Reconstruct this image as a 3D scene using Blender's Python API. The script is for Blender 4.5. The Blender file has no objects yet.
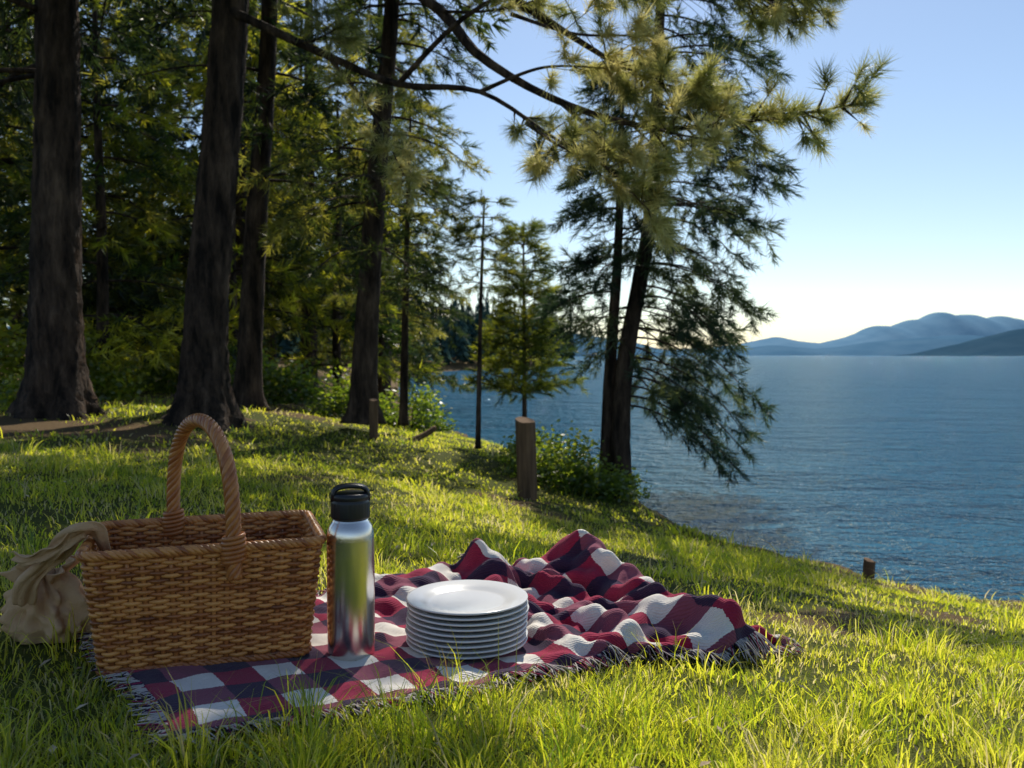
import bpy, math, numpy as np
from mathutils import Vector
R = np.random.default_rng(7)
scene = bpy.context.scene
SUN_EL, SUN_AZ = math.radians(46), math.radians(9)

# ------------------------------------------------------------------ helpers
def link(o, parent=None):
    scene.collection.objects.link(o)
    if parent is not None: o.parent = parent
    return o
def empty(name, loc=(0,0,0)):
    e = bpy.data.objects.new(name, None); e.empty_display_size = .1; e.location = loc
    return link(e)
def make_mesh(name, V, quads=None, tris=None, mat=None, smooth=True, attrs=None, uv=None):
    me = bpy.data.meshes.new(name)
    V = np.asarray(V, dtype=np.float32)
    me.vertices.add(len(V)); me.vertices.foreach_set('co', V.ravel())
    li=[]; tot=[]
    if quads is not None and len(quads): q=np.asarray(quads,dtype=np.int32); li.append(q.ravel()); tot.append(np.full(len(q),4))
    if tris is not None and len(tris): t=np.asarray(tris,dtype=np.int32); li.append(t.ravel()); tot.append(np.full(len(t),3))
    li=np.concatenate(li); tot=np.concatenate(tot)
    st=np.concatenate([[0],np.cumsum(tot)[:-1]]).astype(np.int32)
    me.loops.add(len(li)); me.loops.foreach_set('vertex_index', li)
    me.polygons.add(len(tot)); me.polygons.foreach_set('loop_start', st)
    me.update(calc_edges=True)
    me.polygons.foreach_set('use_smooth', np.full(len(tot), smooth, dtype=bool))
    if attrs:
        for k,v in attrs.items():
            a=me.attributes.new(k,'FLOAT','POINT'); a.data.foreach_set('value', np.asarray(v,dtype=np.float32))
    if uv is not None:
        l=me.uv_layers.new(name='UVMap'); l.data.foreach_set('uv', np.asarray(uv,dtype=np.float32)[li].ravel())
    if mat: me.materials.append(mat)
    me.update()
    return me
def mesh_obj(name, *a, parent=None, **k):
    return link(bpy.data.objects.new(name, make_mesh(name,*a,**k)), parent)
class Geo:
    def __init__(s): s.V=[];s.Q=[];s.T=[];s.A=[];s.n=0
    def add(s,V,Q=None,T=None,a=0.5):
        V=np.asarray(V,float)
        s.V.append(V)
        if Q is not None: s.Q.append(np.asarray(Q)+s.n)
        if T is not None: s.T.append(np.asarray(T)+s.n)
        s.A.append(np.full(len(V),a) if np.isscalar(a) else np.asarray(a)); s.n+=len(V)
    def obj(s,name,mat,parent=None,smooth=True):
        return mesh_obj(name,np.concatenate(s.V),np.concatenate(s.Q) if s.Q else None,np.concatenate(s.T) if s.T else None,
            mat=mat,smooth=smooth,attrs={'tint':np.concatenate(s.A)},parent=parent)
def tube(P, rad, sides=6, closed=False, cap=True, flat=1.0):
    P=np.asarray(P,float); n=len(P); rad=np.broadcast_to(np.asarray(rad,float),(n,))
    if closed: T=np.roll(P,-1,0)-np.roll(P,1,0)
    else: T=np.gradient(P,axis=0)
    T/=np.linalg.norm(T,axis=1)[:,None]+1e-12
    ref=np.array([0,0,1.]) if abs(T[:,2]).mean()<.75 else np.array([1.,0,0])
    N=np.cross(T,ref); N/=np.linalg.norm(N,axis=1)[:,None]+1e-12
    B=np.cross(N,T)
    a=np.arange(sides)*2*np.pi/sides
    V=P[:,None]+rad[:,None,None]*(np.cos(a)[None,:,None]*N[:,None]*flat+np.sin(a)[None,:,None]*B[:,None])
    V=V.reshape(-1,3)
    m=n if closed else n-1
    i=np.arange(m)[:,None]; j=np.arange(sides)[None]
    i2=(i+1)%n; j2=(j+1)%sides
    Q=np.stack([i*sides+j, i2*sides+j, i2*sides+j2, i*sides+j2],-1).reshape(-1,4)
    Tr=None
    if not closed and cap:
        V=np.vstack([V,P[0],P[-1]]); jj=np.arange(sides); b=n*sides
        Tr=np.vstack([np.stack([np.full(sides,b),jj,(jj+1)%sides],-1),
                      np.stack([np.full(sides,b+1),(n-1)*sides+(jj+1)%sides,(n-1)*sides+jj],-1)])
    return V,Q,Tr
def lathe(prof, seg=64):
    prof=np.asarray(prof,float); n=len(prof); a=np.arange(seg)*2*np.pi/seg
    V=np.stack([prof[:,0,None]*np.cos(a),prof[:,0,None]*np.sin(a),np.broadcast_to(prof[:,1,None],(n,seg))],-1).reshape(-1,3)
    i=np.arange(n-1)[:,None]; j=np.arange(seg)[None]; j2=(j+1)%seg
    Q=np.stack([i*seg+j,i*seg+j2,(i+1)*seg+j2,(i+1)*seg+j],-1).reshape(-1,4)
    return V,Q
def smooth_path(P,n):
    P=np.asarray(P,float); k=len(P)
    t=np.linspace(0,k-1,n); i=np.clip(t.astype(int),0,k-2); f=(t-i)[:,None]
    p0=P[np.clip(i-1,0,k-1)];p1=P[i];p2=P[i+1];p3=P[np.clip(i+2,0,k-1)]
    return .5*((2*p1)+(-p0+p2)*f+(2*p0-5*p1+4*p2-p3)*f**2+(-p0+3*p1-3*p2+p3)*f**3)

# ------------------------------------------------------------------ materials
class NT:
    def __init__(s,name):
        s.m=bpy.data.materials.new(name); s.m.use_nodes=True; s.t=s.m.node_tree; s.t.nodes.clear()
        s.out=s.n('ShaderNodeOutputMaterial')
    def n(s,typ,ins=None,**p):
        x=s.t.nodes.new(typ)
        for k,v in p.items(): setattr(x,k,v)
        for k,v in (ins or {}).items(): s.set(x,k,v)
        return x
    def set(s,x,k,v):
        sk=x.inputs[k]
        if isinstance(v,bpy.types.NodeSocket): s.t.links.new(v,sk)
        elif isinstance(v,bpy.types.Node): s.t.links.new(v.outputs[0],sk)
        else: sk.default_value=v
    def math(s,op,a,b=0.0,c=None):
        x=s.n('ShaderNodeMath',operation=op); s.set(x,0,a); s.set(x,1,b)
        if c is not None: s.set(x,2,c)
        return x.outputs[0]
    def ramp(s,f,stops,interp='LINEAR'):
        x=s.n('ShaderNodeValToRGB'); s.set(x,0,f); x.color_ramp.interpolation=interp
        e=x.color_ramp.elements
        while len(e)<len(stops): e.new(.5)
        for el,(p,c) in zip(e,stops): el.position=p; el.color=(*c,1)
        return x.outputs[0]
    def noise(s,scale,detail=4,rough=.55,vec=None,mapscale=None):
        if vec is None: vec=s.n('ShaderNodeTexCoord').outputs['Object']
        if mapscale is not None:
            mp=s.n('ShaderNodeMapping'); s.set(mp,0,vec); mp.inputs['Scale'].default_value=mapscale; vec=mp.outputs[0]
        x=s.n('ShaderNodeTexNoise'); s.set(x,'Vector',vec); x.inputs['Scale'].default_value=scale
        x.inputs['Detail'].default_value=detail; x.inputs['Roughness'].default_value=rough
        return x.outputs[0]
    def mix(s,f,a,b,mode='MIX'):
        x=s.n('ShaderNodeMix',data_type='RGBA',blend_type=mode)
        s.set(x,0,f); s.set(x,6,a if not isinstance(a,tuple) else (*a,1)); s.set(x,7,b if not isinstance(b,tuple) else (*b,1))
        return x.outputs[2]
    def bump(s,h,strength=.5,dist=.01):
        x=s.n('ShaderNodeBump'); s.set(x,'Height',h); x.inputs['Strength'].default_value=strength; x.inputs['Distance'].default_value=dist
        return x.outputs[0]
    def principled(s,col,rough=.6,metal=0,normal=None,spec=.5,**k):
        x=s.n('ShaderNodeBsdfPrincipled'); s.set(x,'Base Color',col if not isinstance(col,tuple) else (*col,1))
        s.set(x,'Roughness',rough); s.set(x,'Metallic',metal); s.set(x,'Specular IOR Level',spec)
        if normal is not None: s.set(x,'Normal',normal)
        for kk,v in k.items(): s.set(x,kk.replace('_',' '),v)
        return x
    def done(s,sh): s.t.links.new(sh.outputs[0],s.out.inputs[0]); return s.m
def attr(nt,name): return nt.n('ShaderNodeAttribute',attribute_name=name).outputs['Fac']

def leaf_mat(name, stops, tstops, transl=.45, gloss=.04):
    nt=NT(name); f=attr(nt,'tint')
    c=nt.ramp(f,stops); ct=nt.ramp(f,tstops)
    d=nt.n('ShaderNodeBsdfDiffuse',{'Color':c}); t=nt.n('ShaderNodeBsdfTranslucent',{'Color':ct})
    m=nt.n('ShaderNodeMixShader',{0:transl,1:d.outputs[0],2:t.outputs[0]})
    g=nt.n('ShaderNodeBsdfGlossy',{'Roughness':.4})
    m2=nt.n('ShaderNodeMixShader',{0:gloss,1:m.outputs[0],2:g.outputs[0]})
    return nt.done(m2)
M={}
M['needle']=leaf_mat('pine_needles',[(0,(.008,.020,.009)),(.6,(.034,.056,.016)),(1,(.10,.12,.03))],[(0,(.02,.04,.012)),(.6,(.13,.18,.03)),(1,(.62,.56,.07))],.5)
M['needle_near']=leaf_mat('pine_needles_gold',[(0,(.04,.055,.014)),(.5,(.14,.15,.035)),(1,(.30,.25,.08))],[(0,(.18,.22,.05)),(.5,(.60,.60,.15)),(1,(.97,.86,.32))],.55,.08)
M['needle_lime']=leaf_mat('pine_needles_lime',[(0,(.02,.042,.008)),(.6,(.09,.12,.015)),(1,(.17,.17,.02))],[(0,(.07,.12,.015)),(.6,(.52,.54,.03)),(1,(.97,.88,.06))],.6)
M['needle_shore']=leaf_mat('pine_needles_dark',[(0,(.012,.028,.018)),(.6,(.026,.055,.026)),(1,(.07,.10,.04))],[(0,(.025,.06,.025)),(.6,(.08,.14,.045)),(1,(.27,.31,.09))],.42)
M['grass']=leaf_mat('grass_blades',[(0,(.035,.075,.012)),(.4,(.09,.145,.016)),(.65,(.17,.20,.02)),(.88,(.26,.25,.045)),(1,(.42,.34,.17))],[(0,(.20,.34,.02)),(.4,(.62,.72,.03)),(.65,(.97,.94,.05)),(.88,(.98,.92,.12)),(1,(.88,.75,.36))],.68,.05)
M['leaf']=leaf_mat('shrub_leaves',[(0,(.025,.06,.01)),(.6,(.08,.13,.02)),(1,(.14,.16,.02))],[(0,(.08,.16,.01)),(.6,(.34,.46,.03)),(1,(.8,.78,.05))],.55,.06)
# bark
nt=NT('bark'); n1=nt.noise(9,6,.65,mapscale=(1,1,.22)); n2=nt.noise(40,4,.6,mapscale=(1,1,.3))
c=nt.ramp(n1,[(.38,(.014,.010,.008)),(.55,(.075,.050,.036)),(.75,(.19,.13,.09))])
h=nt.math('ADD',n1,nt.math('MULTIPLY',n2,.35))
M['bark']=nt.done(nt.principled(c,.9,normal=nt.bump(h,1,.09),spec=.2))
nt=NT('weathered_wood'); n1=nt.noise(30,5,.6,mapscale=(1,1,.08)); n2=nt.noise(5)
c=nt.mix(n2,nt.ramp(n1,[(.3,(.05,.028,.015)),(.6,(.24,.14,.075)),(.8,(.38,.25,.14))]),(.13,.08,.045))
M['wood']=nt.done(nt.principled(c,.85,normal=nt.bump(n1,.9,.01),spec=.2))
# ground
nt=NT('soil_and_turf'); pos=nt.n('ShaderNodeTexCoord').outputs['Object']
n1=nt.noise(1.3,5,.6,vec=pos); n2=nt.noise(25,6,.7,vec=pos); n3=nt.noise(140,3,.7,vec=pos)
green=nt.ramp(n2,[(.3,(.035,.05,.010)),(.55,(.10,.115,.02)),(.75,(.18,.17,.04))])
brown=nt.ramp(n3,[(.3,(.05,.030,.014)),(.55,(.19,.125,.06)),(.75,(.34,.24,.12))])
at=attr(nt,'tint')
f=nt.math('ADD',at,nt.math('MULTIPLY',nt.math('SUBTRACT',n1,.5),1.2))
f=nt.ramp(f,[(.3,(0,0,0)),(.6,(1,1,1))])
M['ground']=nt.done(nt.principled(nt.mix(f,green,brown),.95,normal=nt.bump(nt.math('ADD',n2,n3),.8,.03),spec=.15))
# water
nt=NT('lake_water'); pos=nt.n('ShaderNodeTexCoord').outputs['Object']
w1=nt.noise(2.6,4,.62,vec=pos,mapscale=(.85,1.25,1)); w2=nt.noise(8.0,3,.65,vec=pos,mapscale=(.9,1.2,1)); w3=nt.noise(.4,3,.6,vec=pos,mapscale=(.65,1.3,1))
h=nt.math('ADD',nt.math('ADD',nt.math('MULTIPLY',w1,1.0),nt.math('MULTIPLY',w2,.45)),nt.math('MULTIPLY',w3,3.0))
bm=nt.bump(h,1,1.0)
fr=nt.n('ShaderNodeFresnel',{'IOR':1.33,'Normal':bm}).outputs[0]
fac=nt.math('MINIMUM',nt.math('ADD',nt.math('MULTIPLY',fr,1.15),.10),.85)
df=nt.n('ShaderNodeBsdfDiffuse',{'Color':(.030,.145,.26,1),'Normal':bm})
gl=nt.n('ShaderNodeBsdfGlossy',{'Color':(.84,.95,1,1),'Roughness':.09,'Normal':bm})
M['water']=nt.done(nt.n('ShaderNodeMixShader',{0:fac,1:df.outputs[0],2:gl.outputs[0]}))
# hills: distance haze painted in as blue base colour
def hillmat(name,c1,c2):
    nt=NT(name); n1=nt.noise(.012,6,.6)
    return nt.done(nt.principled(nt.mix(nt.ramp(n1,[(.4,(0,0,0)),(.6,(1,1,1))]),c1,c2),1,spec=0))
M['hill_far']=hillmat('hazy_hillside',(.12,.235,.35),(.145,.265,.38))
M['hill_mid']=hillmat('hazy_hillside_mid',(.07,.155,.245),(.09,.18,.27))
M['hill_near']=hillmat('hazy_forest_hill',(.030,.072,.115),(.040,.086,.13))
nt=NT('distant_conifers'); M['distant']=nt.done(nt.principled(nt.ramp(attr(nt,'tint'),[(0,(.025,.055,.055)),(1,(.07,.12,.09))]),1,spec=0))
# wicker
nt=NT('wicker'); n1=nt.noise(35,4,.6); n2=nt.noise(300,3,.6)
c=nt.ramp(nt.math('ADD',nt.math('MULTIPLY',attr(nt,'tint'),.6),nt.math('MULTIPLY',n1,.5)),[(.2,(.13,.036,.010)),(.5,(.38,.125,.032)),(.8,(.66,.29,.08))])
M['wicker']=nt.done(nt.principled(c,.32,normal=nt.bump(n2,.3,.001),spec=.5))
# blanket
nt=NT('plaid_wool'); uv=nt.n('ShaderNodeTexCoord').outputs['UV']; sp=nt.n('ShaderNodeSeparateXYZ',{0:uv})
dn=nt.noise(260,2,.6,vec=uv)
def stripe(o,ph):
    x=nt.math('ADD',nt.math('ADD',o,ph),nt.math('MULTIPLY',nt.math('SUBTRACT',dn,.5),.006))
    f=nt.math('FRACT',nt.math('DIVIDE',x,.14))
    return nt.math('LESS_THAN',f,.5)
su=stripe(sp.outputs[0],.03); sv=stripe(sp.outputs[1],.05)
thr=nt.noise(90,3,.7,vec=uv,mapscale=(1,8,1)); thr2=nt.noise(90,3,.7,vec=uv,mapscale=(8,1,1))
cream=nt.mix(thr,(.56,.52,.46),(.90,.85,.78)); burg=nt.mix(thr2,(.19,.013,.036),(.40,.035,.085))
mid=nt.mix(thr,(.16,.04,.07),(.31,.10,.14)); dark=nt.mix(thr2,(.018,.014,.034),(.075,.035,.075))
c=nt.mix(sv,nt.mix(su,cream,burg),nt.mix(su,mid,dark))
wv=nt.n('ShaderNodeTexWave',{'Vector':uv,'Scale':95.,'Distortion':1.5,'Detail':2.},wave_type='BANDS',bands_direction='DIAGONAL')
M['blanket']=nt.done(nt.principled(c,.95,normal=nt.bump(nt.math('ADD',wv.outputs['Fac'],nt.math('MULTIPLY',dn,1.5)),.5,.002),spec=.1,Sheen_Weight=.12))
nt=NT('fringe_wool'); M['fringe']=nt.done(nt.principled(nt.ramp(attr(nt,'tint'),[(0,(.05,.03,.06)),(.25,(.28,.04,.09)),(.4,(.5,.45,.42)),(1,(.8,.75,.70))],'CONSTANT'),.95,spec=.1))
# steel
nt=NT('brushed_steel'); n1=nt.noise(60,3,.7,mapscale=(1,1,30)); n2=nt.noise(14,3,.5)
M['steel']=nt.done(nt.principled((.82,.75,.68),nt.math('ADD',.13,nt.math('MULTIPLY',n2,.10)),1,normal=nt.bump(n1,.10,.001)))
nt=NT('black_plastic'); M['black']=nt.done(nt.principled((.013,.013,.015),.38,normal=nt.bump(nt.noise(400),.15,.0005)))
nt=NT('white_ceramic'); M['plate']=nt.done(nt.principled(nt.mix(nt.noise(8),(.66,.66,.66),(.72,.71,.69)),.2,spec=.5))
nt=NT('tan_canvas'); n1=nt.noise(500,2,.6); n2=nt.noise(12,4,.6)
M['canvas']=nt.done(nt.principled(nt.mix(n2,(.46,.25,.12),(.80,.54,.32)),.9,normal=nt.bump(nt.math('ADD',n1,nt.math('MULTIPLY',n2,6)),.6,.005),spec=.15))
nt=NT('dry_leaf'); M['dry']=nt.done(nt.principled(nt.ramp(attr(nt,'tint'),[(0,(.14,.07,.03)),(1,(.6,.48,.32))]),.8))

# ------------------------------------------------------------------ terrain
LAND=np.array([(60,-25),(20,-4),(8,1.4),(5,3.4),(2.95,4.8),(1.9,6.0),(1.2,7.6),(1.35,8.8),(1.0,10.5),(-.2,13.5),(-1.5,17),(-4,30),(-7,53),(-6,75),
 (3,100),(9,112),(8,140),(-60,220),(-400,500),(-1600,900),(-1600,-1600),(1600,-1600),(300,-200)],float)
WATER=-.9
def sdist(x,y):
    x=np.atleast_1d(np.asarray(x,float)); y=np.atleast_1d(np.asarray(y,float))
    d=np.full(x.shape,1e18); ins=np.zeros(x.shape,bool); n=len(LAND)
    for i in range(n):
        a=LAND[i]; b=LAND[(i+1)%n]; e=b-a; L=e@e
        t=np.clip(((x-a[0])*e[0]+(y-a[1])*e[1])/L,0,1)
        d=np.minimum(d,(x-a[0]-t*e[0])**2+(y-a[1]-t*e[1])**2)
        c=((a[1]>y)!=(b[1]>y)); 
        with np.errstate(all='ignore'): xi=(b[0]-a[0])*(y-a[1])/(b[1]-a[1]+1e-12)+a[0]
        ins^=c&(x<xi)
    d=np.sqrt(d); return np.where(ins,d,-d)
def gz(x,y,s=None):
    x=np.asarray(x,float); y=np.asarray(y,float)
    if s is None: s=sdist(x,y).reshape(x.shape)
    wob=.13*np.sin(x*3.1+1)*np.sin(y*2.3)+.06*np.sin(x*7.7)*np.sin(y*6.9+2)
    s=s+wob*np.clip(1-abs(s)/2.5,0,1)
    t=s/4.2
    z=np.where(s>0,-.9*np.log1p(np.exp(np.clip(10*(1-t),-50,50)))/10,WATER+.3*s)
    z=np.maximum(z,-4)+np.clip(s-9,0,60)*.045
    near=np.clip(s/1.5,0,1)
    z=z+near*(.014*np.sin(x*2.3+.5)*np.sin(y*1.9+1)+.008*np.sin(x*6.1+y*3)*np.sin(y*5.3))*np.clip(np.hypot(x,y-1.5)/1.5,0,1)
    z=z+.06*np.clip(.25-abs(s-.15),0,.25)/.25*near
    return z
def patchy(x,y):
    return (np.sin(x*2.1+1.7*np.sin(y*1.3))*np.sin(y*1.7+1.1*np.sin(x*2.3))+.6*np.sin(x*5.3+2*np.sin(y*3.1)+1)*np.sin(y*4.7+1.5*np.sin(x*4.1))+.35*np.sin(x*11+y*3)*np.sin(y*9.7-x*4))/1.95
def g1(x,y): return float(gz(np.array([x]),np.array([y]))[0])
N=440
u=np.linspace(-1,1,N); gx=np.sinh(8*u); gy=2+np.sinh(8*u)
X,Y=np.meshgrid(gx,gy); S=sdist(X.ravel(),Y.ravel()); Z=gz(X.ravel(),Y.ravel(),S)
i=np.arange(N-1)[:,None]; j=np.arange(N-1)[None]
Q=np.stack([i*N+j,i*N+j+1,(i+1)*N+j+1,(i+1)*N+j],-1).reshape(-1,4)
xx,yy=X.ravel(),Y.ravel()
br=np.exp(-(((xx+4.0)/1.8)**2+((yy-6.6)/1.4)**2))*.95+np.where((yy>9.5)&(xx<-1.9),.6,0)+np.clip(.5-abs(S)*1.2,0,.5)+np.where(S<-.1,.6,0)
br=br+np.where(np.hypot(xx,yy)<9,np.clip(-patchy(xx,yy)-.1,0,1)*1.1,0)
mesh_obj('ground',np.stack([xx,yy,Z],-1),Q,mat=M['ground'],attrs={'tint':br})
k=np.sinh(np.linspace(-8.3,8.3,60))*2; WX,WY=np.meshgrid(k,k+5); n_=60
i=np.arange(n_-1)[:,None]; j=np.arange(n_-1)[None]
mesh_obj('water',np.stack([WX.ravel(),WY.ravel(),np.full(WX.size,WATER)],-1),np.stack([i*n_+j,i*n_+j+1,(i+1)*n_+j+1,(i+1)*n_+j],-1).reshape(-1,4),mat=M['water'])
# hills
def hills(name,mat,xs,hs,y0,depth,seed,amp):
    r=np.random.default_rng(seed); nx,ny=420,30
    x=np.linspace(xs[0],xs[-1],nx); h=np.interp(x,xs,hs)
    kk=np.ones(5)/5; h=np.convolve(np.pad(h,2,mode='edge'),kk,'valid')
    for f in (9,21,45,90,150): h=h+amp/f*9*np.sin(x/(xs[-1]-xs[0])*f*6.28+r.uniform(0,6))*np.clip(h/max(hs)*2,0,1)
    v=np.linspace(0,1,ny); prof=np.sin(np.pi*v)**.8
    ZZ=h[None]*prof[:,None]+amp*.9*np.sin(x[None]/37+v[:,None]*9)*np.sin(np.pi*v)[:,None]*np.clip(h/max(hs),0,1)[None]-1.5
    YY=y0+depth*v[:,None]+0*x[None]
    XX=x[None]*(1+0*v[:,None])
    i=np.arange(ny-1)[:,None]; j=np.arange(nx-1)[None]
    mesh_obj(name,np.stack([XX.ravel(),YY.ravel(),ZZ.ravel()],-1),np.stack([i*nx+j,i*nx+j+1,(i+1)*nx+j+1,(i+1)*nx+j],-1).reshape(-1,4),mat=mat)
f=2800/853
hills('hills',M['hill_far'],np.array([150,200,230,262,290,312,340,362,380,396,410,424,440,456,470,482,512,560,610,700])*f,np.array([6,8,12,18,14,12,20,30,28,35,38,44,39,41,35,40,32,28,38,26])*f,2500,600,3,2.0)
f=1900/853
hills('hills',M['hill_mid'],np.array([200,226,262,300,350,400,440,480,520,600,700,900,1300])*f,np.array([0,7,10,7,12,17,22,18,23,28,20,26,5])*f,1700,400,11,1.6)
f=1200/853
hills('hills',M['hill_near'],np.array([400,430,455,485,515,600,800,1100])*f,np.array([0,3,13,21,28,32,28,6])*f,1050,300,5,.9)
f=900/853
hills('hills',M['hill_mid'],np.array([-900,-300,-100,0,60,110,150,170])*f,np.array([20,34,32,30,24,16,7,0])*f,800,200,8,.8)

# ------------------------------------------------------------------ sprigs & trees
def sprig(n,L,nl,w,seed,ang=(30,65)):
    r=np.random.default_rng(seed)
    t=np.sort(r.uniform(0,1,n)); ph=r.uniform(0,2*np.pi,n); a=np.radians(r.uniform(*ang,n))*(1-.45*t)
    d=np.stack([np.cos(a),np.sin(a)*np.cos(ph),np.sin(a)*np.sin(ph)],-1)
    b=np.stack([t*L,0*t,0*t],-1); l=nl*r.uniform(.7,1.1,n)
    s=np.cross(d,r.normal(size=(n,3))); s/=np.linalg.norm(s,axis=1)[:,None]
    V=np.stack([b-s*w/2,b+s*w/2,b+d*l[:,None]],1)  # n,3,3
    return V,r.uniform(-.12,.12,n)
def bake(pos,dr,sc,tint,kinds):
    pos=np.asarray(pos);dr=np.asarray(dr,float);sc=np.asarray(sc);tint=np.asarray(tint)
    dr=dr/(np.linalg.norm(dr,axis=1)[:,None]+1e-9)
    rnd=R.normal(size=dr.shape); Nn=np.cross(dr,rnd); Nn/=np.linalg.norm(Nn,axis=1)[:,None]; B=np.cross(dr,Nn)
    Vs=[];As=[]
    ki=R.integers(0,len(kinds),len(pos))
    for k,(SV,st) in enumerate(kinds):
        m=ki==k
        F=np.stack([dr[m],Nn[m],B[m]],1)*sc[m][:,None,None]
        P=SV.reshape(-1,3)
        W=np.einsum('pa,mab->mpb',P,F)+pos[m][:,None]
        Vs.append(W.reshape(-1,3)); As.append((tint[m][:,None]+np.repeat(st,3)[None]).ravel())
    V=np.concatenate(Vs); A=np.clip(np.concatenate(As),0,1)
    return V,np.arange(len(V)).reshape(-1,3),A
K_mid=[sprig(34,.15,.10,.008,i,(25,80)) for i in range(3)]
K_far=[sprig(20,.30,.18,.026,i+10,(25,75)) for i in range(3)]
K_near=[sprig(75,.09,.115,.0044,i+20,(20,95)) for i in range(3)]
class Tree:
    def __init__(s,name,kinds,needle,loc=(0,0,0)):
        s.name=name;s.k=kinds;s.needle=needle;s.G=Geo();s.p=[];s.d=[];s.s=[];s.t=[];s.loc=loc
    def trunk(s,P,r0,r1,flare=.8,sides=28,rings=60,bark=.05):
        P=smooth_path(P,rings); t=np.linspace(0,1,rings); rad=r0+(r1-r0)*t**1.1
        V,Q,T=tube(P,1.0,sides)
        C=V[:rings*sides].reshape(rings,sides,3); D=C-P[:,None]
        a=np.arange(sides)*2*np.pi/sides; h=np.linalg.norm(np.diff(P,axis=0,prepend=P[:1]),axis=1).cumsum()
        rr=rad[:,None]*(1+bark*R.uniform(-1,1,(rings,sides))+.05*np.sin(3*a+1)[None])
        fl=flare*np.exp(-h/(r0*1.1))[:,None]*(1+.55*np.sin(5*a+r0*40)[None]); rr=rr*(1+fl)
        C[:]=P[:,None]+D*rr[...,None]; V[:rings*sides]=C.reshape(-1,3)
        s.G.add(V,Q,T); s.P=P; s.rad=rad
        return s
    def at(s,z):
        i=np.argmin(abs(s.P[:,2]-z)); return s.P[i],s.rad[i]
    def sprigs_on(s,P,step,sc,tint,spread=.5):
        P=np.asarray(P); seg=np.diff(P,axis=0); L=np.linalg.norm(seg,axis=1).sum(); n=max(1,int(L/step))
        t=(np.arange(n)+R.uniform(0,1,n))/n*(len(P)-1); i=np.clip(t.astype(int),0,len(P)-2)
        pos=P[i]+seg[i]*(t-i)[:,None]; d=seg[i]/(np.linalg.norm(seg[i],axis=1)[:,None]+1e-9)+R.normal(size=(n,3))*spread*.6+np.array([0,0,.12])
        pos=np.vstack([pos,P[-1]]); d=np.vstack([d,seg[-1]/np.linalg.norm(seg[-1])])
        s.p.append(pos);s.d.append(d);s.s.append(sc*R.uniform(.75,1.2,n+1));s.t.append(np.clip(tint+R.normal(0,.13,n+1),0,1))
    def limb(s,P,r0,r1=.004,bare=.25,sub=.16,subL=.4,step=.1,sc=1.,tint=.4,n=14,droop=.1,flat=.3,tvar=.08,spread=.5,start=0):
        P=smooth_path(P,n); t=np.linspace(0,1,n)
        V,Q,T=tube(P,r0+(r1-r0)*t**.8,6); s.G.add(V,Q,T)
        tint=tint+R.normal(0,tvar*1.3)
        L=np.linalg.norm(np.diff(P,axis=0),axis=1).sum(); m=max(2,int(L*(1-bare)/sub))
        for q in range(m):
            tt=bare+(1-bare)*(q+R.uniform(.1,.9))/m
            for sd in (-1,1):
                if R.random()<.12: continue
                f=tt*(n-1); i=min(int(f),n-2); p=P[i]+(P[i+1]-P[i])*(f-i)
                d=P[i+1]-P[i]; d/=np.linalg.norm(d); side=np.cross(d,[0,0,1.]); side/=np.linalg.norm(side)+1e-9
                a=math.radians(R.uniform(35,70)); dd=d*math.cos(a)+side*sd*math.sin(a)+np.array([0,0,R.normal(0,flat)])
                l=subL*(1.15-tt*.75)*R.uniform(.6,1.2)
                e=p+dd*l+np.array([0,0,-droop*l]); mdl=(p+e)/2+np.array([0,0,droop*l*.5])
                tp=smooth_path([p,mdl,e],5)
                V,Q,_=tube(tp,np.linspace(max(.004,r0*.22),.002,5),3,cap=False); s.G.add(V,Q)
                s.sprigs_on(tp[1+start:],step,sc,tint+R.normal(0,tvar),spread)
        s.sprigs_on(P[int(n*.8):],step,sc,tint)
    def branch(s,z,az,L,rise=.2,droop=.35,r0=.02,**k):
        p,r=s.at(z); t=np.linspace(0,1,6)
        h=np.array([math.sin(az),math.cos(az),0]); side=np.array([h[1],-h[0],0]); w=R.normal(0,.07)*L
        P=p[None]+h[None]*(L*t)[:,None]+np.array([0,0,1.])[None]*(L*(rise*t-droop*t*t))[:,None]+side[None]*(w*np.sin(t*3))[:,None]
        s.limb(P,r0,**k)
    def build(s,parent=None):
        e=parent if parent is not None else empty(s.name)
        tr=s.G.obj('trunk_and_limbs',M['bark'],e)
        if s.p:
            V,T,A=bake(np.concatenate(s.p),np.concatenate(s.d),np.concatenate(s.s),np.concatenate(s.t),s.k)
            fo=mesh_obj('needles',V,None,T,mat=s.needle,smooth=False,attrs={'tint':A},parent=e)
            print(s.name,len(T))
        return e
rad=math.radians
# tree A (far left big trunk)
xA,yA=-4.12,7.7
T=Tree('pine_tree',K_far,M['needle'])
T.trunk([(xA,yA,-.15),(xA+.03,yA,1.3),(xA+.08,yA,3.6),(xA,yA,7),(xA,yA,11)],.235,.10,1.0,40,110,.07)
for z in np.arange(3.1,10.5,.5):
    for _ in range(3): T.branch(z+R.uniform(-.1,.1),R.uniform(0,6.28),2.7*(1.1-(z-3.6)/9)*R.uniform(.7,1.1),.15,.35,.03,sub=.26,subL=.8,step=.18,tint=.3)
for z,az,L in ((4.4,150,3.0),(4.9,120,3.0),(5.4,165,3.4),(5.0,185,3.0),(5.2,135,3.3),(6.2,110,3.0),(4.6,100,2.4)):
    T.branch(z,rad(az),L,.1,.15,.04,sub=.20,subL=.9,step=.15,tint=.4)  # extra branches above the frame, added to shade the left lawn
T.build()
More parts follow.
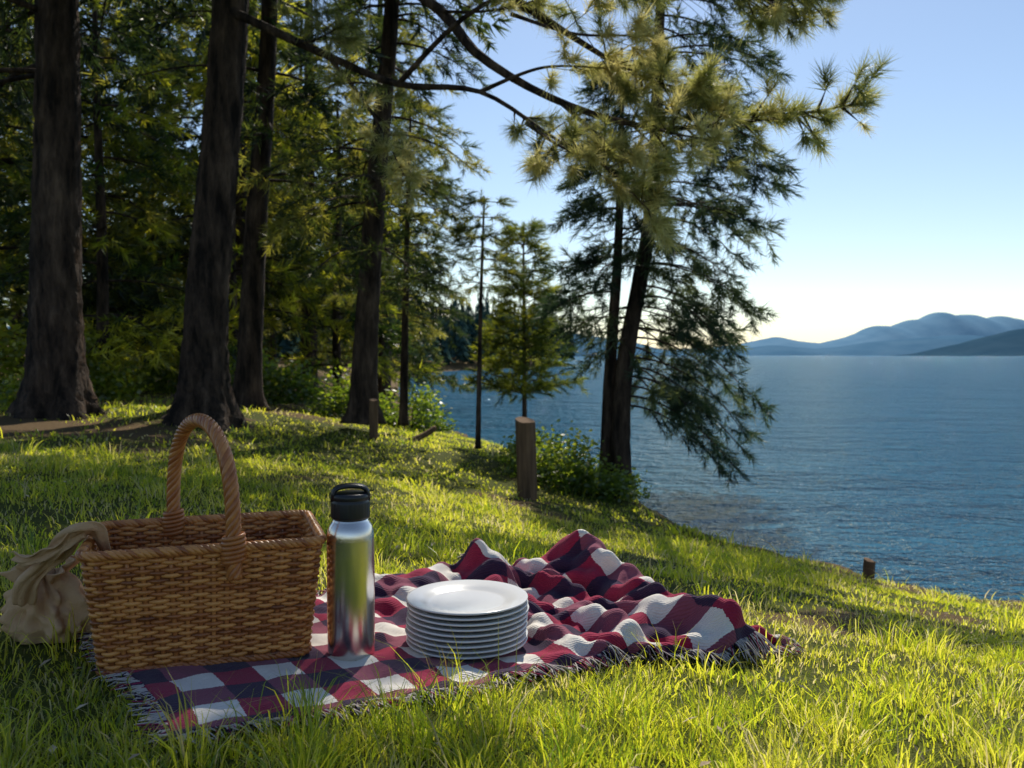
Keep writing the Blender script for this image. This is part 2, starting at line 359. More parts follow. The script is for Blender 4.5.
# tree B with long overhead boughs
xB,yB=-2.8,7.7
T=Tree('pine_tree',K_far,M['needle'])
T.trunk([(xB,yB,-.15),(xB+.08,yB,1.2),(xB+.3,yB,3.6),(xB+.5,yB,7.5),(xB+.6,yB,12)],.205,.09,1.0,40,120,.07)
for z in np.arange(4.2,11,.5):
    for _ in range(3):
        az=R.uniform(0,6.28); l=2.8*(1.1-(z-4)/10)*R.uniform(.7,1.1)
        if 1.4<az<2.25: l*=.62  # shortened on this side so sun reaches the plates
        T.branch(z+R.uniform(-.1,.1),az,l,.15,.25,.035,sub=.26,subL=.8,step=.18,tint=.4)
for z,az,L in ((4.6,155,2.9),(5.3,165,3.2),(5.8,180,3.3),(5.9,148,3.7),(5.1,143,3.5),(5.6,138,3.7),(5.2,132,3.15),(5.6,129,3.3),(5.0,126,2.7),(6.0,134,3.4),
    (6.3,104,2.7),(6.6,106,2.9),(6.9,101,2.9),(7.2,97,3.0),(6.2,112,2.6),(5.2,88,2.4),(4.9,66,2.5),(5.4,72,2.7),(4.7,80,2.1),(5.0,50,2.4)):
    T.branch(z,rad(az),L,.1,.15,.04,sub=.18,subL=.75,step=.14,tint=.45)  # unseen high branches put in to cast shade on foreground and mid lawn
eB=T.build()
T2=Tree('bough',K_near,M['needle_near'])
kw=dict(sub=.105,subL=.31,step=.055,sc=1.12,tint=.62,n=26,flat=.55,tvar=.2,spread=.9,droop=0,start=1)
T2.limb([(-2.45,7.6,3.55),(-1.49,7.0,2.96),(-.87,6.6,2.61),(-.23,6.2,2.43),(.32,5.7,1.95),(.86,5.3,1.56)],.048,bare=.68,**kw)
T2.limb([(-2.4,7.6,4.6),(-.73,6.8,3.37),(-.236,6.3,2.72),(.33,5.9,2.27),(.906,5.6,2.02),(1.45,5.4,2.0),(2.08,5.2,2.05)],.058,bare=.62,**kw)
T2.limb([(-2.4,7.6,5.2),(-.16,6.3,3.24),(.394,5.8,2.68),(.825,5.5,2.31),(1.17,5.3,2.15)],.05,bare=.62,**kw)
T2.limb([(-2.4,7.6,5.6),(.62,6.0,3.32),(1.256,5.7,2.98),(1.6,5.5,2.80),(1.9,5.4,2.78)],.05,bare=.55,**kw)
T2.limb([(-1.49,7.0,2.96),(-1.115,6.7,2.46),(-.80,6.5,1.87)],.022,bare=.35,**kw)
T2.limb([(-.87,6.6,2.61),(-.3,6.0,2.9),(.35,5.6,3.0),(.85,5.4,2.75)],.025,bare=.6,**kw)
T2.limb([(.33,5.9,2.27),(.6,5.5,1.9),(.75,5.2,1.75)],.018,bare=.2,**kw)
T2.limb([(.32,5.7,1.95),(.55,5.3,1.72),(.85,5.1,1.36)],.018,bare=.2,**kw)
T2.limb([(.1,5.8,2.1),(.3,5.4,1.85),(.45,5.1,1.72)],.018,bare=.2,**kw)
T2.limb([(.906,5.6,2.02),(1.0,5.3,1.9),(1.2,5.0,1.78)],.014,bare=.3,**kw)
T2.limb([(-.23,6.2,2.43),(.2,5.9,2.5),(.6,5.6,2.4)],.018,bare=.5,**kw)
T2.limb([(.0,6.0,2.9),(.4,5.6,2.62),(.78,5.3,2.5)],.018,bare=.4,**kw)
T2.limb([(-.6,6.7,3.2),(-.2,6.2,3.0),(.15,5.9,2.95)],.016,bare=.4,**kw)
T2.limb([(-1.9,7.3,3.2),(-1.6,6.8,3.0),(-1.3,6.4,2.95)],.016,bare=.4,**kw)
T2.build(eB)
# tree C
T=Tree('pine_tree',K_far,M['needle'])
T.trunk([(-3.1,10,-.1),(-2.98,10,2),(-2.8,10,4.5),(-2.7,10,9)],.15,.06,.6,24,70,.05)
for z in np.arange(2.6,9,.42):
    for _ in range(2): T.branch(z,R.uniform(0,6.28),2.0*(1.15-z/10)*R.uniform(.7,1.1),.1,.3,.022,sub=.25,subL=.6,step=.18,tint=.45,sc=.8,tvar=.22)
T.build()
# tree D leaning
T=Tree('pine_tree',K_mid,M['needle'])
T.trunk([(-1.62,9.3,-.2),(-1.58,9.3,.8),(-1.46,9.3,2.45),(-1.28,9.3,4.4),(-1.15,9.3,7.5)],.15,.05,.5,24,70,.05)
for z in np.arange(1.7,7.2,.24):
    for _ in range(2):
        az=R.uniform(0,6.28); T.branch(z,az,1.5*(1.1-z/9)*R.uniform(.6,1.15),.12,.42,.018,sub=.16,subL=.45,step=.1,tint=.45,sc=1.2,tvar=.22,start=1)
T.build()
# tree E thin
T=Tree('pine_tree',K_mid,M['needle'])
T.trunk([(-1.3,10.2,-.3),(-1.26,10.2,1.5),(-1.2,10.2,3.4)],.055,.012,.3,12,30,.03)
for z in np.arange(1.3,3.3,.16):
    for _ in range(2): T.branch(z,R.uniform(0,6.28),.75*(1.1-(z-1.3)/2.6)*R.uniform(.6,1.1),.1,.3,.01,sub=.14,subL=.3,step=.09,tint=.5)
T.build()
# tree F thin sapling
T=Tree('pine_sapling',K_mid,M['needle'])
T.trunk([(-.36,9,-.45),(-.33,9,1),(-.29,9,2.2)],.03,.008,.3,10,24,.03)
for z in np.arange(1.35,2.15,.11):
    for _ in range(3): T.branch(z,R.uniform(0,6.28),.32*(1.2-(z-1.2)/1.3),.1,.2,.006,sub=.09,subL=.14,step=.07,tint=.55,sc=.8)
T.build()
# tree G small symmetrical pine
T=Tree('young_pine_tree',K_mid,M['needle_lime'])
T.trunk([(.16,10.6,-.6),(.15,10.6,.8),(.14,10.6,2.15)],.035,.006,.3,10,24,.03)
for z in np.arange(.0,2.1,.11):
    for q in range(5): T.branch(z,q*1.26+R.uniform(0,1.0),.07+.56*((2.2-z)/2.1)**.85*R.uniform(.75,1.1),.30,.05,.007,sub=.09,subL=.17,step=.055,tint=.25,sc=.75,flat=.3,bare=.12,tvar=.12)
T.build()
# tree H shoreline double pine
T=Tree('shoreline_pine_tree',K_mid,M['needle_shore'])
T.trunk([(1.12,8.8,-.85),(1.16,8.8,.4),(1.42,8.8,2.0),(1.5,8.8,3.9),(1.55,8.8,5.6)],.105,.03,.5,20,60,.05)
def prof(z,right):
    if right: return np.interp(z,[-.6,0,.6,1.4,2.3,3.2,4.2,5.5],[1.1,1.25,1.35,1.35,1.4,1.2,.8,.25])
    return np.interp(z,[-.6,.3,1.4,2.3,3.2,4.2,5.5],[.15,.35,.65,.85,.75,.5,.2])
for z in np.arange(.35,5.4,.12):
    for _ in range(2):
        az=R.uniform(20,160) if R.random()<.66 else R.uniform(200,340)
        sx=math.sin(rad(az)); L=prof(z,sx>0)*(.55+.45*abs(sx))*R.uniform(.6,1.1)
        T.branch(z,rad(az),L,.05,.5 if z<2 else .3,.014,sub=.13,subL=.38,step=.08,tint=.5,sc=1.15,bare=.2,tvar=.22,start=1)
for z,az,L in ((.3,95,1.2),(.1,110,1.15),(.55,80,1.3),(.2,75,1.1),(0,100,1.0),(.8,100,1.3)):
    T.branch(z,rad(az),L,.0,.62,.014,sub=.12,subL=.35,step=.08,tint=.4,sc=1.05,bare=.25)
e=T.build()
T=Tree('second_stem',K_mid,M['needle_shore'])
T.trunk([(.98,8.9,-.8),(1.03,8.9,.5),(1.1,8.9,1.6),(1.13,8.9,2.8),(1.13,8.9,3.7)],.075,.012,.5,18,50,.05)
for z in np.arange(.9,3.6,.14):
    for _ in range(2): T.branch(z,R.uniform(3.3,6.1) if R.random()<.7 else R.uniform(0,3.1),.68*(1.2-(z-1)/3)*R.uniform(.6,1.1),.05,.3,.01,sub=.12,subL=.28,step=.08,tint=.5,sc=1.1,bare=.2,tvar=.2)
T.build(e)
# forest templates
def template(name,H,W,z0,needle,r0):
    T=Tree(name,K_far,needle)
    T.trunk([(0,0,-.3),(.05,0,H*.3),(0,.05,H*.7),(0,0,H)],r0,.02,.5,14,30,.05)
    for z in np.arange(z0,H-.2,.36):
        for _ in range(3):
            T.branch(z,R.uniform(0,6.28),(.25+W*(1-(z-z0)/(H-z0))**.8)*R.uniform(.6,1.15),.12,.34,.022,sub=.28,subL=.6,step=.19,tint=.42,sc=1.05,bare=.15,tvar=.27)
    V,F,A=bake(np.concatenate(T.p),np.concatenate(T.d),np.concatenate(T.s),np.concatenate(T.t),T.k)
    print(name,len(F))
    return T.G,(V,F,A)
TM=[template('t1',9.5,1.9,1.2,M['needle'],.13),template('t2',6.0,1.5,.9,M['needle_lime'],.10),template('t3',11,2.1,2.2,M['needle'],.16)]
F=empty('pine_forest')
spots=[(-5.4,11.2,1),(-6.9,12.8,0),(-4.5,13.6,1),(-3.0,14.8,1),(-8.0,10.6,1),(-9.8,12.6,0),(-2.7,18,2),(-8.3,15.5,2),(-4.4,18.5,2),
 (-6.2,17.5,0),(-10.5,17,2),(-3.4,23,0),(-5.6,23,2),(-8.8,21,0),(-12.5,20,2),(-4.6,29,0),(-7.6,27,2),(-11,26,0),(-15,26,2),
 (-6.2,35,0),(-10,35,2),(-15,35,0),(-21,36,2),(-8.4,46,0),(-14,47,2),(-21,50,0),(-29,46,2),(-7.6,14.2,1),(-4.9,15.6,0)]
trunkG=Geo(); fol={0:[[],[],0],1:[[],[],0]}
for x,y,k in spots:
    s=R.uniform(.85,1.2); rz=R.uniform(0,6.28); c_,s_=math.cos(rz)*s,math.sin(rz)*s
    Rm=np.array([[c_,s_,0],[-s_,c_,0],[0,0,s]]); off=np.array([x,y,g1(x,y)])
    G0,(V,Fc,A)=TM[k]
    trunkG.add(np.concatenate(G0.V)@Rm+off,np.concatenate(G0.Q),np.concatenate(G0.T))
    q=fol[1 if k==1 else 0]; q[0].append(V@Rm+off); q[1].append(np.clip(A+R.normal(0,.12),0,1))
trunkG.obj('trunks',M['bark'],F)
for k,mt in ((0,'needle'),(1,'needle_lime')):
    V=np.concatenate(fol[k][0]); mesh_obj('needles',V,None,np.arange(len(V)).reshape(-1,3),mat=M[mt],smooth=False,attrs={'tint':np.concatenate(fol[k][1])},parent=F); print('forest',len(V)//3)
# distant forest
G=Geo(); cnt=0
while cnt<1300:
    y=R.uniform(52,140); x=R.uniform(-45,12); s=sdist([x],[y])[0]
    if s<.6 or s>28: continue
    cnt+=1; H=R.uniform(3.6,7.6); z=g1(x,y); w=H*R.uniform(.15,.22); tt=R.uniform(0,1)
    nb=60; t=R.uniform(.08,1,nb)**.8; a=R.uniform(0,6.28,nb); L=w*(1.05-t)*R.uniform(.6,1.2,nb)
    b=np.stack([x+0*t,y+0*t,z+t*H],-1); o_=np.stack([np.cos(a),np.sin(a),-.25-.3*R.random(nb)],-1)
    sd=np.stack([-np.sin(a),np.cos(a),0*a],-1)
    V=np.stack([b+np.array([0,0,.12*H])*.6,b+o_*L[:,None]+sd*L[:,None]*.35,b+o_*L[:,None]-sd*L[:,None]*.35],1).reshape(-1,3)
    G.add(V,T=np.arange(3*nb).reshape(-1,3),a=np.clip(tt+R.normal(0,.1,3*nb),0,1))
G.obj('distant_forest',M['distant'],smooth=False)

# shrubs
def shrub(name,c,rx,ry,rz,n,ls,tint=.5,mat=None):
    x,y=c; z=g1(x,y); nc=max(8,n//70)
    cc=R.normal(size=(nc,3)); cc/=np.linalg.norm(cc,axis=1)[:,None]; cc*=R.uniform(.35,.95,nc)[:,None]; cc[:,2]=abs(cc[:,2])
    ci=R.integers(0,nc,n); p=cc[ci]+R.normal(0,.17,(n,3)); p[:,2]=np.maximum(p[:,2],.02)
    p=p*np.array([rx,ry,rz])+np.array([x,y,z])
    d=R.normal(size=(n,3)); d/=np.linalg.norm(d,axis=1)[:,None]; d[:,2]*=.6
    s=np.cross(d,R.normal(size=(n,3))); s/=np.linalg.norm(s,axis=1)[:,None]; l=ls*R.uniform(.6,1.3,n)[:,None]
    V=np.stack([p-d*l*.5,p+s*l*.28,p+d*l*.5,p-s*l*.28],1).reshape(-1,3)
    e=empty(name)
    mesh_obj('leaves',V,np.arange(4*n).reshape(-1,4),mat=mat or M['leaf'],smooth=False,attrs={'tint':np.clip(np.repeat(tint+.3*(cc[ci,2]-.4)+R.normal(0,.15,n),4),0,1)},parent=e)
    G=Geo()
    for q in range(14):
        en=cc[q%nc]*np.array([rx,ry,rz])*.9+np.array([x,y,z]); G.add(*tube(smooth_path([(x+R.normal(0,.03),y+R.normal(0,.03),z-.05),((x+en[0])/2,(y+en[1])/2,z+.6*(en[2]-z)),en],6),np.linspace(.012,.003,6),4))
    G.obj('stems',M['bark'],e)
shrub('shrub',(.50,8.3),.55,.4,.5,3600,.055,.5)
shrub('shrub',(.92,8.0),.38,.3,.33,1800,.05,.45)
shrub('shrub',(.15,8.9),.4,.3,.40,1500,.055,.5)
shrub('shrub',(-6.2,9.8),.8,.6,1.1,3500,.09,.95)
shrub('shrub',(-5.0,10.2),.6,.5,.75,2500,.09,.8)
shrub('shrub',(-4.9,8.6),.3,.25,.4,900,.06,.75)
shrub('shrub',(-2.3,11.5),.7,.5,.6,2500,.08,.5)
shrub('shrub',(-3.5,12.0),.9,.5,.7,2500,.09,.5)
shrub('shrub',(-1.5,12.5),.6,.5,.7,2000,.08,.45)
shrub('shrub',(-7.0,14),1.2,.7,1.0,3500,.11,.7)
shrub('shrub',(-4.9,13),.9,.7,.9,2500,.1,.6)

# ------------------------------------------------------------------ blanket
B0=np.array([-.47,1.17]); eu=np.array([.824,.567]); ev=np.array([-.567,.824]); BL,BW=1.34,.66
def bh(u,v):
    h=0
    for (u0,k,w,A,v0,v1,pw) in ((.80,.22,.055,.075,.2,1,1),(.95,.34,.060,.070,.45,.75,1),(1.15,.10,.090,.150,.65,.66,1),(.60,.5,.055,.055,0,1,2.2),(.885,-.15,.026,.040,.8,.1,1),(1.03,-.25,.028,.040,.7,.9,1),(.72,-.35,.02,.022,1,.3,1),(1.24,-.2,.03,.05,.6,1,1)):
        q=v/BW; m=(v0+(v1-v0)*q**pw)
        h=h+A*m*np.exp(-np.abs((u-u0-k*(v-.3)+.016*np.sin(v*17+u0*9)+.008*np.sin(v*43))/w)**1.9)
    back=np.clip((v-.45)/.12,0,1)*np.clip((u-.42)/.15,0,1)
    h=h+.045*back*(.6+.4*np.sin(u*21+1))
    h=h*np.clip((BL-u)/.08,0,1)**.6*np.clip(.35+v/.10,0,1)
    h=h*np.clip((u-.40)/.12,0,1)
    d=np.hypot(u-.594,v-.19); h=h*np.clip((d-.125)/.08,0,1)
    small=.006*np.sin(u*34+3*np.sin(v*11))*np.sin(v*19+2)+.004*np.sin(u*71+v*40+2*np.sin(v*23))+.0025*np.sin(u*50-v*95)
    small=small*(1+.8*np.clip((u-.7)/.1,0,1))
    pl=np.minimum(np.clip((d-.12)/.05,0,1),1)
    return np.maximum(h+(.004+small*1.0)*np.clip((u-.25)/.2,.35,1)*pl,0)+.003
nu,nv=340,180
uu,vv=np.meshgrid(np.linspace(0,BL,nu),np.linspace(0,BW,nv)); uu=uu.ravel(); vv=vv.ravel()
def bpos(u,v):
    u=np.asarray(u,float);v=np.asarray(v,float)
    h=bh(u,v); e1=.012*np.sin(u*9+1)+.006*np.sin(u*23); e2=.012*np.sin(v*11)
    rt=np.clip((u-.75)/.2,0,1)
    U=u+(-.30*h)*1+.25*h*np.sin(u*13+v*6)+e2*(1-np.clip(u/.3,0,1)); Vv=v-(.35+.35*rt)*h+e1*(1+rt*1.6)*(1-np.clip(v/.3,0,1))
    P=B0+U[:,None]*eu+Vv[:,None]*ev
    return np.column_stack([P,gz(P[:,0],P[:,1])+.008+h])
i=np.arange(nv-1)[:,None]; j=np.arange(nu-1)[None]
be=empty('picnic_blanket')
bo=mesh_obj('cloth',bpos(uu,vv),np.stack([i*nu+j,i*nu+j+1,(i+1)*nu+j+1,(i+1)*nu+j],-1).reshape(-1,4),mat=M['blanket'],uv=np.column_stack([uu,vv]),parent=be)
md=bo.modifiers.new('s','SOLIDIFY'); md.thickness=.004; md.offset=1
G=Geo()
def fringe(us,vs,du,dv):
    base=bpos(us,vs)
    for q in range(len(us)):
        b=base[q]; l=R.uniform(.026,.046); d=(eu*du+ev*dv)+R.normal(0,.35,2); d/=np.linalg.norm(d)
        P=np.array([b+[0,0,.002],b+[d[0]*l*.4,d[1]*l*.4,.004-.2*bh(us[q:q+1],vs[q:q+1])[0]],b+[d[0]*l+R.normal(0,.004),d[1]*l+R.normal(0,.004),-.004]])
        P[2,2]=g1(P[2,0],P[2,1])+R.uniform(.008,.020) if b[2]-g1(b[0],b[1])<.03 else b[2]-l*.8
        V,Q,_=tube(smooth_path(P,5),np.linspace(.0018,.0010,5),4,cap=False); G.add(V,Q,a=R.uniform(0,1))
n=220; fringe(np.zeros(n),np.linspace(0,BW,n),-1,0); fringe(np.full(n,BL),np.linspace(0,BW,n),1,0)
n=460; fringe(np.linspace(0,BL,n),np.zeros(n),0,-1)
n=300; fringe(np.linspace(0,BL,n),np.full(n,BW),0,1)
G.obj('fringe',M['fringe'],be)

# ------------------------------------------------------------------ basket
bx,by,rot=-.570,1.585,rad(19)
bz=g1(bx,by)+.014
E=empty('wicker_basket',(bx,by,bz)); E.rotation_euler=(0,0,rot)
def rrect(hx,hy,r,n):
    L1,L2,La=2*(hx-r),2*(hy-r),np.pi*r/2; P=2*L1+2*L2+4*La; s=np.arange(n)/n*P
    out=np.zeros((n,2)); nr=np.zeros((n,2))
    for k,ss in enumerate(s):
        segs=[('l',(-hx+r,-hy),(1,0),L1,(0,-1)),('a',(hx-r,-hy+r),-90,La,0),('l',(hx,-hy+r),(0,1),L2,(1,0)),('a',(hx-r,hy-r),0,La,0),
              ('l',(hx-r,hy),(-1,0),L1,(0,1)),('a',(-hx+r,hy-r),90,La,0),('l',(-hx,hy-r),(0,-1),L2,(-1,0)),('a',(-hx+r,-hy+r),180,La,0)]
        for sg in segs:
            if ss<=sg[3]+1e-9:
                if sg[0]=='l': out[k]=np.array(sg[1])+np.array(sg[2])*ss; nr[k]=sg[4]
                else:
                    a=math.radians(sg[2])+ss/r; nr[k]=(math.cos(a),math.sin(a)); out[k]=np.array(sg[1])+r*nr[k]
                break
            ss-=sg[3]
    return out,nr
HB=.205; NS=56
def dims(t): return .172+.022*t,.118+.02*t
G=Geo(); rows=34; per=6
for q in range(rows):
    t=(q+.5)/rows; hx,hy=dims(t); o,nn=rrect(hx,hy,.022,NS*per)
    ph=np.arange(NS*per)/per*np.pi+(q%2)*np.pi
    o=o+nn*(.0042*np.cos(ph))[:,None]
    z=t*HB+.0010*np.sin(np.arange(NS*per)*.13+q*2)
    G.add(*tube(np.column_stack([o,z]),.0039*R.uniform(.95,1.05),6,closed=True,flat=.75)[:2],a=R.uniform(.2,1)+.2*np.repeat(np.sin(np.arange(NS*per)*.05*R.uniform(.5,2)+R.uniform(0,6)),6))
G.obj('weave',M['wicker'],E)
# added sheet along the wall, stops sunlight leaking through the weave
m=280; V=[]
for t in np.linspace(.02,.98,8):
    hx,hy=dims(t); o,nn=rrect(hx,hy,.022,m); V.append(np.column_stack([o,np.full(m,t*HB)]))
i=np.arange(7)[:,None]; j=np.arange(m)[None]; j2=(j+1)%m
mesh_obj('weave_light_block',np.concatenate(V),np.stack([i*m+j,i*m+j2,(i+1)*m+j2,(i+1)*m+j],-1).reshape(-1,4),mat=M['wicker'],attrs={'tint':np.full(8*m,.1)},parent=E)
G=Geo()
for q in range(NS):
    P=[]
    for t in (0,.5,1):
        o,nn=rrect(*dims(t),.022,NS); P.append((o[q][0],o[q][1],t*HB))
    G.add(*tube(smooth_path(P,6),.0040,6),a=R.uniform(.1,.7))
G.obj('stakes',M['wicker'],E)
G=Geo()
def twist(P,r_off,r_s,pitch,strands,closed,tint=.5):
    P=np.asarray(P); T=(np.roll(P,-1,0)-np.roll(P,1,0)) if closed else np.gradient(P,axis=0)
    T/=np.linalg.norm(T,axis=1)[:,None]; ref=np.array([0,0,1.])
    if not closed: ref=np.array([1.,0.1,0])
    N=np.cross(T,ref); N/=np.linalg.norm(N,axis=1)[:,None]; Bn=np.cross(T,N)
    L=np.linalg.norm(np.diff(P,axis=0,prepend=P[:1]),axis=1).cumsum()
    if closed: tot=L[-1]+np.linalg.norm(P[0]-P[-1]); w=2*np.pi*round(tot/pitch)/tot
    else: w=2*np.pi/pitch
    for k in range(strands):
        a=L*w+k*2*np.pi/strands
        G.add(*tube(P+r_off*(np.cos(a)[:,None]*N+np.sin(a)[:,None]*Bn),r_s,8,closed=closed),a=R.uniform(.3,.9)*tint*2)
o,_=rrect(.197,.141,.024,600); twist(np.column_stack([o,np.full(600,HB+.004)]),.0045,.0046,.040,4,True,.5)
o,_=rrect(.173,.119,.024,500); twist(np.column_stack([o,np.full(500,.004)]),.0035,.0045,.035,3,True,.35)
G.obj('rim',M['wicker'],E)
G=Geo()
a=np.linspace(0,np.pi,200)
fx,fy=.045,-.141; kx,ky=-.065,.141
c_=(1-np.cos(a))/2; hh=HB-.01+.225*np.sin(a)**.62
hp=np.column_stack([fx+(kx-fx)*c_,fy+(ky-fy)*c_,hh])
low=np.array([[fx,fy-.004,z] for z in np.linspace(HB-.05,HB-.012,12)]); low2=np.array([[kx,ky+.004,z] for z in np.linspace(HB-.012,HB-.05,12)])
hp=np.vstack([low,hp,low2]); hp=hp[np.concatenate([[True],np.linalg.norm(np.diff(hp,axis=0),axis=1)>1e-5])]
twist(hp,.0080,.0056,.085,6,False,.38)
G.add(*tube(hp,.0065,8),a=.3)
G.obj('handle',M['wicker'],E)
G=Geo()
for (px,py) in ((fx,fy),(kx,ky)):
    for dz,rr in ((.022,.0165),(.014,.0175),(.006,.019),(-.002,.019),(-.010,.0185),(-.018,.0175)):
        t=np.linspace(0,2*np.pi,28,endpoint=False)
        G.add(*tube(np.column_stack([px+rr*np.cos(t),py+rr*.95*np.sin(t),HB+dz+.003*np.cos(t)]),.0043,6,closed=True)[:2],a=.45)
G.obj('handle_bindings',M['wicker'],E)
G=Geo(); hx,hy=.168,.114
for q in range(26):
    y=-hy+2*hy*(q+.5)/26; x=np.linspace(-hx,hx,60); G.add(*tube(np.column_stack([x,np.full(60,y),.009+.0025*np.cos(np.arange(60)*.9+q*np.pi)]),.0044,5),a=R.uniform(.1,.6))
G.obj('base',M['wicker'],E)

# ------------------------------------------------------------------ bottle
x,y=-.298,1.565; E=empty('water_bottle',(x,y,g1(x,y)+.014))
pr=[(0,0),(.038,0),(.0415,.002),(.0432,.006),(.0435,.012),(.0435,.215),(.0432,.224),(.0418,.234),(.0385,.243),(.0345,.249),(.0325,.252),(.0322,.2555),(0,.2555)]
o=mesh_obj('steel_body',*lathe(pr,96),mat=M['steel'],parent=E)
pr=[(0,.2558),(.0335,.2558),(.0352,.257),(.0356,.260),(.0356,.284),(.0350,.287),(.0335,.289),(.0335,.2905),(.0345,.292),(.0345,.298),(.0325,.301),(.027,.3025),(0,.303)]
V,Q=lathe(pr,96)
th=np.arctan2(V[:,1],V[:,0]); k=1-.022*(np.cos(th*30)>0)*((V[:,2]>.261)&(V[:,2]<.285)); V[:,0]*=k; V[:,1]*=k
mesh_obj('cap',V,Q,mat=M['black'],parent=E)
G=Geo(); a=np.linspace(0,np.pi,30)
P=np.column_stack([-.031*np.cos(a),0*a,.293+.022*np.sin(a)**.45])
V,Q,Tt=tube(P,.0048,10); V[:,1]*=3.2; G.add(V,Q,Tt)
for s in (-1,1):
    G.add(*tube(np.column_stack([np.array([s*.029,s*.0335,s*.036]),np.zeros(3),np.full(3,.293)]),.008,14))
G.obj('carry_loop',M['black'],E); E.rotation_euler=(0,0,rad(15))

# ------------------------------------------------------------------ plates
x,y=-.088,1.665; E=empty('plate_stack',(x,y,g1(x,y)+.0155))
pr=[(0,.003),(.068,.003),(.0695,0),(.0735,0),(.075,.003),(.085,.0065),(.100,.0095),(.1165,.0125),(.119,.0138),(.1195,.0155),(.1185,.0168),(.116,.0166),(.098,.0135),(.084,.0105),(.078,.0075),(.070,.006),(0,.006)]
V,Q=lathe(pr,128)
for k in range(9):
    me=make_mesh('plate',V,Q,mat=M['plate']); o=bpy.data.objects.new('plate',me); link(o,E)
    o.location=(R.normal(0,.0011),R.normal(0,.0011),k*.0102); o.rotation_euler=(0,0,R.uniform(0,6))

# ------------------------------------------------------------------ cloth bag
x,y=-.885,1.63; z=g1(x,y); E=empty('canvas_bag',(x,y,z))
n,m=70,96; t=np.linspace(0,1,n); a=np.arange(m)*2*np.pi/m
prof_=np.interp(t,[0,.06,.25,.5,.72,.86,1],[.03,.056,.070,.062,.046,.030,.048]); hz=np.interp(t,[0,.06,.25,.5,.72,.86,1],[.0,.004,.030,.065,.10,.122,.145])
T_,A_=np.meshgrid(t,a,indexing='ij')
fold=.12*np.sin(5*A_+4*T_)+.10*np.sin(9*A_-6*T_+1)+.08*np.sin(14*A_+9*T_)+.18*np.sin(2*A_+1)+.09*np.sin(6*A_+14*T_)*np.sin(T_*16)+.05*np.sin(11*A_-22*T_)
rr=prof_[:,None]*(1+fold*(.6+.9*T_))
V=np.stack([rr*np.cos(A_)*1.05-.02*T_**2,rr*np.sin(A_)*.8,hz[:,None]*(1+.10*np.sin(3*A_+1)*T_)],-1).reshape(-1,3)
i=np.arange(n-1)[:,None]; j=np.arange(m)[None]; j2=(j+1)%m
mesh_obj('sack',V,np.stack([i*m+j,i*m+j2,(i+1)*m+j2,(i+1)*m+j],-1).reshape(-1,4),mat=M['canvas'],parent=E).modifiers.new('s','SOLIDIFY').thickness=.003
def ribbon(name,P,W,w):
    P=smooth_path(P,80); W=smooth_path(W,80); T=np.gradient(P,axis=0);T/=np.linalg.norm(T,axis=1)[:,None]
    W=W-T*(W*T).sum(1)[:,None]; W/=np.linalg.norm(W,axis=1)[:,None]
    c=np.linspace(-1,1,11); Nn=np.cross(T,W)
    tw=np.linspace(0,1,80)
    ww=w*(1+.22*np.sin(tw*17))
    V=(P[:,None]+W[:,None]*(c[None]*ww[:,None]/2)[...,None]+Nn[:,None]*(.004*np.sin(c*4)[None]+.003*np.sin(c*8+tw[:,None]*14))[...,None]).reshape(-1,3)-np.array([x,y,z])
    i=np.arange(79)[:,None]; j=np.arange(10)[None]
    mesh_obj(name,V,np.stack([i*11+j,i*11+j+1,(i+1)*11+j+1,(i+1)*11+j],-1).reshape(-1,4),mat=M['canvas'],parent=E).modifiers.new('s','SOLIDIFY').thickness=.002
ribbon('strap',[(-.90,1.56,.08),(-.885,1.545,.12),(-.85,1.53,.155),(-.805,1.505,.192),(-.765,1.475,.226),(-.742,1.47,.236),(-.728,1.49,.226),(-.725,1.525,.17)],
 [(-.7,-.5,.4),(-.7,-.4,.6),(-.6,-.3,.7),(-.5,-.35,.8),(-.4,-.5,.8),(0,-.6,.7),(.4,-.6,.6),(.6,-.6,.3)],.034)
ribbon('loose_end',[(-.75,1.475,.232),(-.78,1.475,.206),(-.82,1.49,.186),(-.865,1.505,.174),(-.90,1.53,.176)],
 [(-.3,-.5,.8),(-.3,-.5,.9),(-.3,-.4,.9),(-.1,-.4,.9),(.1,-.4,.9)],.024)

# ------------------------------------------------------------------ posts, stakes, log
def post(name,x,y,h,r,lean=(0,0)):
    z=g1(x,y); P=smooth_path([(x,y,z-.15),(x+lean[0]*.5,y+lean[1]*.5,z+h*.5),(x+lean[0],y+lean[1],z+h)],26)
    V,Q,Tt=tube(P,r,22); a=np.tile(np.arange(22),26)*2*np.pi/22; c=np.repeat(P,22,0)
    k=1+.05*np.sin(3*a+1)+.03*np.sin(7*a)+R.normal(0,.012,len(a)); V[:572]=c+(V[:572]-c)*k[:,None]
    V[25*22:572,2]+=r*.35*np.cos(a[25*22:572]+.7); e=empty(name)
    G=Geo(); G.add(V,Q,Tt); o=G.obj('timber',M['wood'],e,smooth=True)
    b=o.modifiers.new('e','EDGE_SPLIT')
post('wooden_post',.13,6.9,.64,.080,(-.02,0))
post('wooden_post',-1.42,8.75,.40,.045)
post('wooden_stake',2.27,5.4,.12,.035,(.01,0))
x,y=-1.0,9.6; z=g1(x,y); e=empty('fallen_log'); G=Geo(); G.add(*tube(smooth_path([(x-.15,y-.1,z+.02),(x+.0,y,z+.08),(x+.13,y+.1,z+.16)],10),np.linspace(.04,.03,10),12)); G.obj('log_wood',M['wood'],e)

